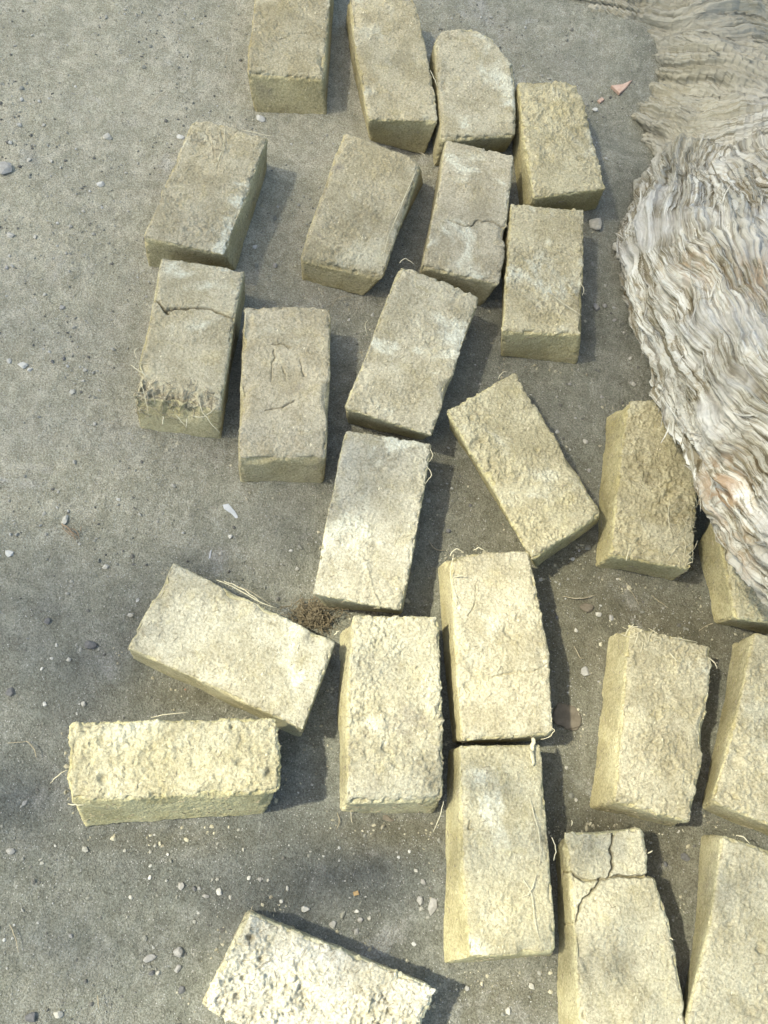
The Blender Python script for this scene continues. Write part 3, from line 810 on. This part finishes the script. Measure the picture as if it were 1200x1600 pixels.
    T = np.cross(Nn, g.normal(size=(m, 3))); T /= np.linalg.norm(T, axis=1, keepdims=True); S = np.cross(Nn, T)
    s = g.uniform(.040, .062, m)[:, None, None]
    V = C[:, None] + s * (outline[None, :, 0:1] * T[:, None] + outline[None, :, 1:2] * S[:, None] + outline[None, :, 2:3] * Nn[:, None])
    F = np.arange(m * 8).reshape(m, 8)
    M = Mat('leaf_green')
    mt = M.out((.07, .11, .035))
    mesh_obj('crown', V.reshape(-1, 3), F, mt, parent=e, loc=foot, smooth_=False)
    # limbs that carry the leaves
    for k in range(7):
        q = C2[g.integers(len(C2))]; Pb = smooth_path([P[8 + k], P[8 + k] * .45 + q * .55 + [0, 0, .25], q + [0, 0, .05]], 14)
        V, F, T_ = tube(Pb, np.linspace(.020, .003, 14), 1, 8)
        mesh_obj('branch', V, [F, T_], bm_, parent=e, loc=foot)
    tipz = P[-1]
    for k in range(9):
        q = C[g.integers(m)]
        mid = (tipz * .5 + q * .5) + [0, 0, .15]
        Pb = smooth_path([P[-6 + (k % 5)], mid, q], 12)
        V, F, T_ = tube(Pb, np.linspace(.022, .004, 12), 1, 8)
        mesh_obj('branch', V, [F, T_], bm_, parent=e, loc=foot)


SHORT = dict(A='top left brick', B='second brick of the top row', C='round cornered brick', D='streaked brick', E='upper left straw topped brick', F='slumped grey brick',
             G='finely cracked grey brick', H='sandy brick', J='straw gouged brick', K='dark speckled brick', L='tilted brick at the centre', M='half shaded centre brick', N='diagonal rough brick',
             O='straw rich brick', P='brick under the trunk', Q='straw tufted brick', R='right edge brick', S='crumbly banded brick', T='jagged edged brick', U='slanting smooth brick',
             V='horizontal brick', W='striped brick', X='split brick', Y='bottom right brick', Z='sunlit craggy brick')
USED = {}
ORD = ['', ', second nearest to it', ', third nearest to it', ', fourth nearest to it', ', fifth nearest to it', ', sixth nearest to it', ', seventh nearest to it', ', eighth nearest to it', ', ninth nearest to it']
def place_label(word, x, y):
    best = None
    for d in BR:
        q = np.array([p for ab in d['st'] for p in ab], float); x0, y0 = q.min(0); x1, y1 = q.max(0)
        dx = max(x0 - x, 0, x - x1); dy = max(y0 - y, 0, y - y1); dd = math.hypot(dx, dy)
        if best is None or dd < best[0]: best = (dd, d['n'], x - (x0 + x1) / 2, y - (y0 + y1) / 2, (x1 - x0) / 2, (y1 - y0) / 2)
    dd, n, ax, ay, hw, hh = best
    u, v_ = ax / hw, ay / hh
    if abs(u) > abs(v_): side = 'right of' if u > 0 else 'left of'
    else: side = 'below' if v_ > 0 else 'above'
    far = 'close' if dd < 28 else ('well' if dd > 110 else '')
    base = f"{word} {far} {side} the {SHORT[n]}".replace('  ', ' ')
    k = USED.get(base, 0); USED[base] = k + 1
    return base + ORD[min(k, 8)]

def straws():
    pale = simple_mat('dry_straw', (.29, .25, .14), (.41, .37, .23), 200, .6, .0002)
    dull = simple_mat('dull_straw', (.17, .14, .08), (.30, .26, .16), 200, .7, .0002)
    T_ = H0
    S = {
     'A': [([(393,30),(384,38),(377,45)], 1)],
     'B': [([(672,110),(680,125),(683,134)], 0), ([(655,238),(662,241),(668,250)], 1)],
     'D': [([(850,168),(841,178),(833,194)], 0), ([(870,137),(872,150),(874,161)], 0)],
     'E': [([(378,203),(402,208),(431,214)], 0), ([(330,198),(331,218),(336,242)], 1), ([(351,200),(350,222),(342,248),(337,262)], 0), ([(343,212),(346,230),(337,240)], 1), ([(318,235),(323,243),(330,240)], 1)],
     'F': [([(652,262),(628,318),(606,372),(599,402)], 0), ([(644,290),(620,330),(604,365)], 0), ([(636,312),(612,345),(600,390)], 1)],
     'H': [([(866,464),(886,478),(909,493)], 0), ([(906,440),(912,452),(910,462)], 0)],
     'L': [([(624,411),(634,404),(647,413)], 0), ([(575,500),(570,508),(573,520)], 0)],
     'M': [([(668,730),(674,742),(664,756)], 0), ([(672,700),(676,712),(670,722)], 0)],
     'J': [([(204,570),(218,580),(234,590)], 0), ([(220,598),(227,622),(232,648)], 0), ([(311,621),(317,645),(343,676)], 0), ([(339,634),(328,645),(316,653)], 0),
           ([(275,648),(283,658),(291,668)], 0), ([(292,654),(291,668)], 0), ([(255,650),(254,664)], 0), ([(300,650),(312,652),(320,650)], 0), ([(214,560),(210,550),(217,542)], 0), ([(206,575),(205,600)], 1)],
     'O': [([(1046,780),(1045,815),(1052,852)], 0), ([(998,682),(1010,688),(1022,694)], 1), ([(1000,757),(1013,766)], 0), ([(985,855),(981,868),(978,876)], 0)],
     'Q': [([(1046,1020),(1053,1027),(1059,1035)], 0), ([(1108,1028),(1117,1036),(1120,1045)], 0), ([(1048,996),(1070,999),(1090,1004)], 0)],
     'T': [([(703,869),(711,858),(722,861)], 0), ([(709,866),(704,900),(717,944)], 0), ([(710,901),(720,900),(731,901)], 0), ([(845,1155),(860,1150),(866,1141),(862,1138)], 0), ([(740,860),(748,856),(757,861)], 0)],
     'S': [([(693,1252),(688,1275),(677,1300)], 0), ([(548,1268),(549,1280),(550,1286)], 1)],
     'W': [([(828,1250),(839,1288),(845,1334),(841,1352)], 0), ([(817,1374),(831,1398),(836,1440),(844,1472)], 0), ([(838,1366),(828,1394),(815,1402)], 0), ([(862,1308),(868,1326),(865,1345)], 0), ([(832,1262),(834,1290)], 1)],
     'V': [([(106,1203),(92,1210),(78,1224)], 0), ([(236,1121),(262,1116),(294,1113)], 0), ([(106,1256),(118,1258),(133,1257)], 0)],
     'U': [([(338,906),(372,921),(402,938),(432,950)], 0), ([(350,908),(382,922),(410,943)], 0), ([(362,912),(395,926),(425,946)], 1), ([(522,992),(530,985)], 0)],
     'X': [([(1012,1333),(1020,1330)], 0), ([(893,1290),(894,1281)], 0), ([(1046,1466),(1052,1468)], 0)],
     'Y': [([(1150,1306),(1162,1308),(1172,1318)], 0)],
     'Z': [([(398,1516),(412,1506),(427,1497)], 1), ([(470,1497),(476,1487),(481,1481)], 1), ([(392,1424),(395,1415)], 1)],
     'N': [([(778,592),(784,583),(792,580)], 0), ([(903,757),(909,762)], 0)],
    }
    for k, L in S.items():
        d = next(b for b in BR if b['n'] == k); H = d['Hh']
        for pts, m in L:
            n = len(pts)
            q = []
            for j, (x, y) in enumerate(pts):
                q.append((x, y, H + .0005 + .002 * math.sin(math.pi * j / max(n - 1, 1))))
            straw_obj(q, BRICK[k], (.0009 if m == 0 else .0006) * rng.uniform(.75, 1.2), (pale, dull)[m])
    # the thick pale wedge of reed between two bricks
    straw_obj([(834,1154,H0 + .003), (834,1172,H0 + .003), (831,1196,H0 + .002)], BRICK['W'], .0040, pale, 'reed')
    # chopped chaff showing in every brick
    def chaff(key, n, cx=None, rad=None, ln=(.004, .012), th=(.0003, .0006), mat=dull, lift=.001, name='chaff'):
        ob = BRICK[key]; me = ob.data; nv = len(me.vertices)
        co = np.empty(nv * 3, np.float32); me.vertices.foreach_get('co', co); co = co.reshape(-1, 3) + np.array(ob.location)
        no = np.empty(nv * 3, np.float32); me.vertices.foreach_get('normal', no) if hasattr(me.vertices[0], 'normal') else None; no = no.reshape(-1, 3)
        if cx is not None:
            px, py = to_px(co); ok = np.flatnonzero((np.hypot((px - cx[0]) / rad[0], (py - cx[1]) / rad[1]) < 1) & (no[:, 2] > -.1))
        else: ok = np.flatnonzero((no[:, 2] > -.2) & (co[:, 2] > .015))
        if not len(ok): return
        VV = []; FF = []; TT = []; o = 0
        for i in rng.choice(ok, n):
            p = co[i]; nn = no[i]; t = rng.normal(size=3); t -= nn * (t @ nn) * .93; t /= np.linalg.norm(t)
            l = rng.uniform(*ln); b = np.cross(nn, t)
            P = np.array([p - t * l / 2, p + nn * lift * .6 + b * l * rng.normal(0, .025), p + t * l / 2 + nn * lift * rng.uniform(-.5, 1.5)]) + nn * .0003
            V, F, T = tube(smooth_path(P, 5), rng.uniform(*th), .6, 5)
            VV.append(V); FF.append(F + o); TT.append(T + o); o += len(V)
        c = mesh_obj(name, np.vstack(VV), [np.vstack(FF), np.vstack(TT)], mat, parent=ob, loc=np.array(ob.location))
        tag(c, kind='stuff')
    for d in BR:
        chaff(d['n'], int(90 + 110 * d['rough']))
    chaff('J', 170, (265, 625), (75, 30), (.006, .020), (.0004, .0009), dull, .003, 'chopped_straw')
    chaff('J', 60, (215, 600), (18, 45), (.008, .024), (.0004, .0009), pale, .004, 'chopped_straw')
    chaff('O', 70, (1070, 830), (30, 60), (.010, .030), (.0005, .0010), pale, .004, 'chopped_straw')
    chaff('Q', 38, (1006, 990), (28, 22), (.008, .026), (.0005, .0010), pale, .004, 'chopped_straw')
    chaff('E', 35, (320, 225), (22, 25), (.006, .020), (.0005, .0010), dull, .003, 'chopped_straw')
    chaff('C', 12, (690, 60), (20, 12), (.006, .02), (.0004, .0008), dull, .002, 'chopped_straw')
    # single straws lying on the dirt
    g = [([(553,466),(540,462),(527,466),(518,479)], 0), ([(880,932),(905,935),(932,929)], 0), ([(40,1158),(52,1168),(58,1184)], 0), ([(12,1161),(30,1160),(44,1158)], 0),
         ([(1018,930),(1030,940),(1045,950)], 1), ([(897,1010),(905,1025),(912,1030)], 1), ([(232,165),(245,152),(262,140)], 1), ([(670,845),(680,858),(695,860)], 1),
         ([(980,915),(990,930),(998,945)], 1), ([(527,1270),(530,1282),(526,1296)], 1), ([(1092,985),(1110,975),(1130,968)], 1), ([(920,1345),(935,1352),(945,1340)], 1),
         ([(355,85),(352,100)], 1), ([(275,52),(288,53)], 1), ([(1150,1000),(1160,1018)], 0), ([(1050,1110),(1042,1140)], 1), ([(15,1445),(24,1465),(30,1490)], 1), ([(153,1555),(154,1575)], 1)]
    for k, (pts, m) in enumerate(g):
        o = straw_obj([(x, y, .004 + .003 * (j % 2)) for j, (x, y) in enumerate(pts)], None, .0008 * rng.uniform(.7, 1.2), dull)
        tag(o, place_label('thin dry straw' if m == 0 else 'short brown grass stem', pts[1][0], pts[1][1]), 'straw', 'loose straws on the dirt')

def shard(name, pts, th, mat, h=0.0, tilt=0.0):
    P = np.array([up(a, b, h) for a, b in pts]); c = P.mean(0)
    gz = float(ground_z(np.array([c[0]]), np.array([c[1]]))[0]); P[:, 2] = gz + th * .8
    P[:, 2] += tilt * (P[:, 0] - c[0])
    n = len(P); cc = P.mean(0); ins = cc + (P - cc) * .82 + [0, 0, th * .25]
    V = np.vstack([P - [0, 0, th * 1.4], P, ins, [cc + [0, 0, th * .3]], [cc - [0, 0, th * 1.4]]])
    Q = [(j, (j + 1) % n, n + (j + 1) % n, n + j) for j in range(n)] + [(n + j, n + (j + 1) % n, 2 * n + (j + 1) % n, 2 * n + j) for j in range(n)]
    T = [(3 * n, 2 * n + j, 2 * n + (j + 1) % n) for j in range(n)] + [(3 * n + 1, (j + 1) % n, j) for j in range(n)]
    if np.cross(P[1] - P[0], P[2] - P[1])[2] < 0:
        Q = [q[::-1] for q in Q]; T = [t[::-1] for t in T]
    return mesh_obj(name, V, [np.array(Q), np.array(T)], mat, loc=[cc[0], cc[1], gz], smooth_=False)

def debris():
    grey = simple_mat('grey_stone', (.175, .165, .13), (.25, .238, .195), 120, .75)
    white = simple_mat('white_stone', (.30, .285, .225), (.38, .365, .295), 90, .7)
    tan = simple_mat('tan_stone', (.24, .225, .17), (.34, .32, .245), 120, .85)
    dark = simple_mat('dark_stone', (.07, .068, .058), (.12, .115, .10), 120, .85)
    brown = simple_mat('brown_stone', (.085, .070, .045), (.125, .105, .07), 60, .9)
    terra = simple_mat('terracotta', (.30, .20, .13), (.36, .26, .185), 120, .85)
    M = {'g': grey, 'w': white, 't': tan, 'd': dark, 'b': brown}
    px = .00105
    uniq = [
      (8,263,34,30,'g',.2,0.018,'rounded blue grey pebble at the left edge of the photo'),
      (157,288,17,12,'w',.5,.010,'small white pebble on the dirt below the chalky tan one'),
      (407,185,20,15,'w',-.4,.012,'cream pebble touching the near left corner of the topmost left brick'),
      (168,214,19,16,'t',.3,.010,'chalky tan pebble alone on the upper left dirt'),
      (282,214,17,10,'w',.1,.006,'flat white chip beside the far left edge of the straw topped brick'),
      (17,880-520+8,16,14,'t',.7,.009,'tan pebble at the left edge below the round grey one'),
      (141,1008,21,13,'d',.1,.012,'dark oval pebble in the shade left of the slanting brick'),
      (205,961,14,8,'t',.5,.008,'tan flake of stone by the far left edge of the slanting brick'),
      (279,1488,15,13,'g',.2,.011,'grey angular pebble left of the sunlit craggy brick'),
      (234,1497,20,10,'g',.7,.007,'long grey stone chip left of the sunlit craggy brick'),
      (49,1590,17,14,'d',.4,.011,'dark lump of dirt near the bottom left corner'),
      (91,1585,13,11,'t',.2,.009,'pale yellowish pebble near the bottom left corner'),
      (477,1421,13,10,'w',.3,.007,'white angular chip just beyond the sunlit craggy brick'),
      (676,1416,14,26,'g',.1,.010,'pale elongated stone pressed against the long striped brick'),
      (657,1408,13,15,'g',.1,.009,'grey round pebble left of the pale elongated stone'),
      (930,172,15,13,'w',.4,.007,'bluish white pebble right of the streaked brick'),
      (932,350,30,34,'t',.4,.020,'tan lump of broken brick under the corner of the streaked brick'),
      (886,1120,52,46,'b',.1,.010,'broad flat brown stone in the gap right of the long jagged brick'),
      (917,950,24,15,'b',.3,.008,'brown flat stone near the loose straw in the middle right gap'),
      (915,1050,16,18,'g',.4,.007,'pale glassy stone in the dark gap above the broad brown stone'),
      (35,570,18,13,'w',.1,.007,'pale flat pebble at left between two dirt patches'),
      (102,812,10,22,'t',.1,.007,'buff chip touching the dry twig on the left dirt'),
      (605,1278,30,10,'b',.0,.006,'brown stone half hidden under the near edge of the crumbly banded brick'),
      (820,890,18,12,'t',.3,.008,'clod of clay at the near corner of the diagonal brick'),
    ]
    for k, (x, y, a, b, m, an, h, lab) in enumerate(uniq):
        o = stone('pebble', x, y, a * px, b * px, h, an, M[m], 200 + k * 3, sink=.25)
        tag(o, lab, 'pebble', 'pebbles and stones on the dirt')
    small = [(30,195,12,'t'),(10,418,9,'g'),(19,416,8,'t'),(97,480,10,'g'),(15,400,8,'t'),(112,612,10,'t'),(165,885,10,'t'),(283,1385,12,'g'),(303,1388,9,'d'),(311,1388,7,'g'),
      (343,1393,12,'w'),(360,1402,7,'t'),(322,1400,9,'g'),(205,1402,8,'t'),(234,1371,7,'w'),(262,1334,6,'w'),(278,1513,10,'g'),(247,1520,8,'t'),(237,1520,10,'d'),(283,1547,10,'d'),(111,1462,8,'g'),
      (17,1331,12,'g'),(520,1445,11,'g'),(557,1424,9,'w'),(563,1437,10,'g'),(577,1435,7,'t'),(557,1456,9,'g'),(440,1408,8,'w'),(661,1379,10,'g'),(389,1372,7,'w'),(419,1375,7,'t'),(406,1374,8,'g'),
      (360,838,10,'w'),(47,577,9,'w'),(100,560,8,'d'),(82,565,7,'d'),(133,578,8,'t'),(148,662,9,'t'),(130,595,7,'t'),(88,1008,6,'w'),(108,1030,9,'t'),(125,1015,6,'t'),(70,1100,7,'w'),(130,1100,9,'t'),
      (65,1045,6,'w'),(15,1080,14,'d'),(75,970,12,'d'),(38,1255,9,'g'),(120,1115,6,'w'),(955,965,10,'g'),(935,960,12,'t'),(975,1000,8,'t'),(935,1065,10,'g'),(900,985,9,'t'),(870,965,7,'d'),(930,830,9,'g'),(920,735,10,'g'),
      (890,600,9,'g'),(932,480,16,'g'),(945,478,10,'g'),(990,600,10,'t'),(985,560,9,'t'),(975,520,9,'t'),(960,500,8,'g'),(940,620,8,'g'),(870,620,7,'t'),(915,690,10,'t'),(455,860,6,'w'),(300,960-60,9,'t'),(345,865,7,'t'),
      (390,275,9,'w'),(430,415,12,'g'),(398,386,10,'w'),(455,225,6,'w'),(545,500,7,'w'),(520,640,6,'w'),(70,460,8,'t'),(55,370,9,'t'),(197,270,6,'t'),(140,299,6,'w'),(95,262,7,'t'),(45,250,10,'t'),(80,252,9,'t'),
      (215,255,6,'t'),(68,195,8,'t'),(118,135,6,'w'),(195,15,7,'t'),(200,330,6,'t'),(130,330,7,'t'),(50,55,6,'t'),(570,900-40,7,'t'),(650,1390-30,7,'t'),(730,1545,8,'g'),(830,1540,9,'t'),(795,1580,10,'t'),(640,1330,6,'w'),
      (885,1200,8,'t'),(900,1250,7,'t'),(1060,1300,8,'t'),(1070,1340,14,'d'),(1040,1350,9,'d'),(905,860,7,'g'),(845,905,9,'t'),(965,905,8,'t'),(760,560,6,'g'),(750,600,6,'t'),(700,830,9,'d'),(735,790,7,'d'),(640,880,6,'g')]
    small.sort(key=lambda q: min(math.hypot(q[0] - sum(p[0] for ab in d['st'] for p in ab) / (2 * len(d['st'])), q[1] - sum(p[1] for ab in d['st'] for p in ab) / (2 * len(d['st']))) for d in BR))
    for k, (x, y, sz, m) in enumerate(small):
        o = stone('pebble', x, y, sz * px * rng.uniform(.8, 1.15), sz * px * rng.uniform(.7, 1), sz * px * .6, rng.uniform(0, 3), M[m], 400 + k * 3, sink=.28)
        word = {'g': 'grey pebble', 't': 'tan pebble', 'w': 'white pebble', 'd': 'dark clod'}[m]
        word = ('tiny ' if sz < 8 else 'small ' if sz < 11 else 'mid sized ') + word
        tag(o, place_label(word, x, y), 'pebble', {'g': 'small grey pebbles', 't': 'small tan pebbles', 'w': 'small white pebbles', 'd': 'small dark clods'}[m])
    tag(shard('tile_shard', [(951,143),(968,141),(984,134),(974,147),(964,155)], .005, terra), 'pink terracotta shard with one pointed end on the dirt near the root', 'shard')
    tag(shard('tile_shard', [(933,158),(940,153),(944,157),(937,162)], .004, terra), 'tiny orange terracotta chip beside the bluish white pebble', 'shard')
    tag(shard('tile_shard', [(551,1394),(559,1391),(561,1398),(553,1400)], .003, simple_mat('ochre', (.24, .16, .07), (.28, .2, .09), 90)), 'tiny ochre chip on the dark dirt beyond the sunlit craggy brick', 'shard')
    glassy = simple_mat('milky_plastic', (.26, .26, .23), (.32, .32, .285), 60, .35, .0001)
    tag(shard('plastic_scrap', [(348,789),(357,787),(368,800),(376,816),(372,815),(362,803),(350,795)], .0015, glassy), 'milky curved scrap of plastic on the dirt left of centre', 'scrap')
    tag(shard('plastic_scrap', [(328,862),(331,859),(329,872),(326,874)], .001, glassy), 'tiny milky scrap of plastic beyond the slanting brick', 'scrap')
    leafm = simple_mat('dead_leaf', (.15, .065, .035), (.20, .10, .055), 90, .6)
    tag(shard('dead_leaf', [(278,1060),(288,1061),(293,1072),(290,1080),(283,1074)], .002, leafm, tilt=.3), 'reddish dead leaf sticking out from under the slanting brick', 'leaf')
    # dry twig with frayed end
    e = bpy.data.objects.new('twig', None); COL.objects.link(e); b = up(110, 822); e.location = (b[0], b[1], 0)
    tag(e, 'short dry twig with a frayed brown tip on the left dirt', 'twig')
    tw = simple_mat('twig_brown', (.13, .09, .05), (.20, .15, .09), 200, .8)
    for j, pts in enumerate([[(97,818),(108,826),(122,838)], [(104,828),(113,834),(118,845)], [(112,826),(120,830),(124,843)], [(98,822),(106,832),(122,843)], [(126,830),(127,822)]]):
        straw_obj([(x, y, .004 + .004 * (i % 2)) for i, (x, y) in enumerate(pts)], e, .0016 if j == 0 else .0009, tw, 'stem')
    # tangled clump of roots and dead grass
    rt = simple_mat('root_brown', (.095, .075, .04), (.19, .155, .09), 300, .9)
    e = bpy.data.objects.new('root_clump', None); COL.objects.link(e); b = up(488, 962); e.location = (b[0], b[1], 0)
    tag(e, 'tangled brown clump of rootlets between the slanting brick and the centre brick', 'root clump')
    VV = []; FF = []; TT = []; o = 0
    for k in range(260):
        c = up(rng.normal(487, 16), rng.normal(962, 12), 0) ; c[2] = abs(rng.normal(0, .010)) + .003
        a = rng.uniform(0, 6.28); P = [c]
        for j in range(4):
            a += rng.normal(0, .8); P.append(P[-1] + np.array([math.cos(a), math.sin(a), rng.normal(0, .35)]) * rng.uniform(.003, .009)); P[-1][2] = max(P[-1][2], .001)
        V, F, T = tube(smooth_path(np.array(P), 8), rng.uniform(.0003, .0008), 1, 4); VV.append(V); FF.append(F + o); TT.append(T + o); o += len(V)
    tag(mesh_obj('rootlets', np.vstack(VV), [np.vstack(FF), np.vstack(TT)], rt, parent=e, loc=b), kind='stuff')
    st = stone('soil_ball', 490, 966, .045, .034, .022, .3, simple_mat('root_soil', (.09, .075, .045), (.14, .12, .075), 90, .95, .002), 991)
    st.parent = e; st.location = [st.location[0] - b[0], st.location[1] - b[1], st.location[2]]

def gravel():
    g = np.random.default_rng(21)
    ex = sd; ey = np.array([-sd[1], sd[0], 0.0]); c = up(560, 800)
    def pts(n, clump):
        A = g.uniform(-1.1, 1.1, n * 4); B_ = g.uniform(-1.3, 1.45, n * 4)
        P = c + A[:, None] * ex + B_[:, None] * ey
        q = vnoise(P * np.array([1, 1, 0]), 5.5, 71) + .6 * vnoise(P * np.array([1, 1, 0]), 19, 72)
        ok = g.random(len(P)) < smooth(q, -.7 + clump, .5 + clump) * .9 + .1
        return P[ok][:n]
    grit = tone_mat('grit_stone', [(0, (.10, .095, .075)), (.25, (.17, .165, .125)), (.55, (.23, .22, .17)), (.84, (.30, .29, .235)), (.97, (.36, .35, .29))])
    P = pts(22000, .1); tag(mesh := scatter_stuff('grit', P, g.gamma(2.0, .00028, len(P)) + .0005, grit, 1), kind='stuff')
    P = pts(5500, .3); tag(scatter_stuff('gravel', P, g.gamma(2.0, .0006, len(P)) + .0011, grit, 2), kind='stuff')
    # crumbs fallen off the bricks
    clay = tone_mat('clay_crumbs', [(0, (.26, .235, .15)), (.4, (.34, .31, .205)), (.8, (.20, .18, .12))])
    Q = []
    for d in BR:
        n = 420; f = d['foot']; c0 = f.mean(0); k = g.integers(0, 4, n); t = g.random(n)[:, None]
        p = f[k] * (1 - t) + f[(k + 1) % 4] * t
        o_ = (p - c0); o_ /= np.linalg.norm(o_, axis=1, keepdims=True)
        p = p + o_ * (np.abs(g.normal(0, .016, n)) + .002)[:, None]
        keep = vnoise(np.c_[p, 0 * p[:, :1]], 14, 81) > -.15
        Q.append(np.c_[p, 0 * p[:, :1]][keep])
    Q = np.vstack(Q); tag(scatter_stuff('clay_crumbs', Q, g.gamma(2.0, .0005, len(Q)) + .0007, clay, 3), kind='stuff')


ground()
for i, d in enumerate(BR): make_brick(i, d)
build_tree()
shade_tree()
straws()
debris()
gravel()
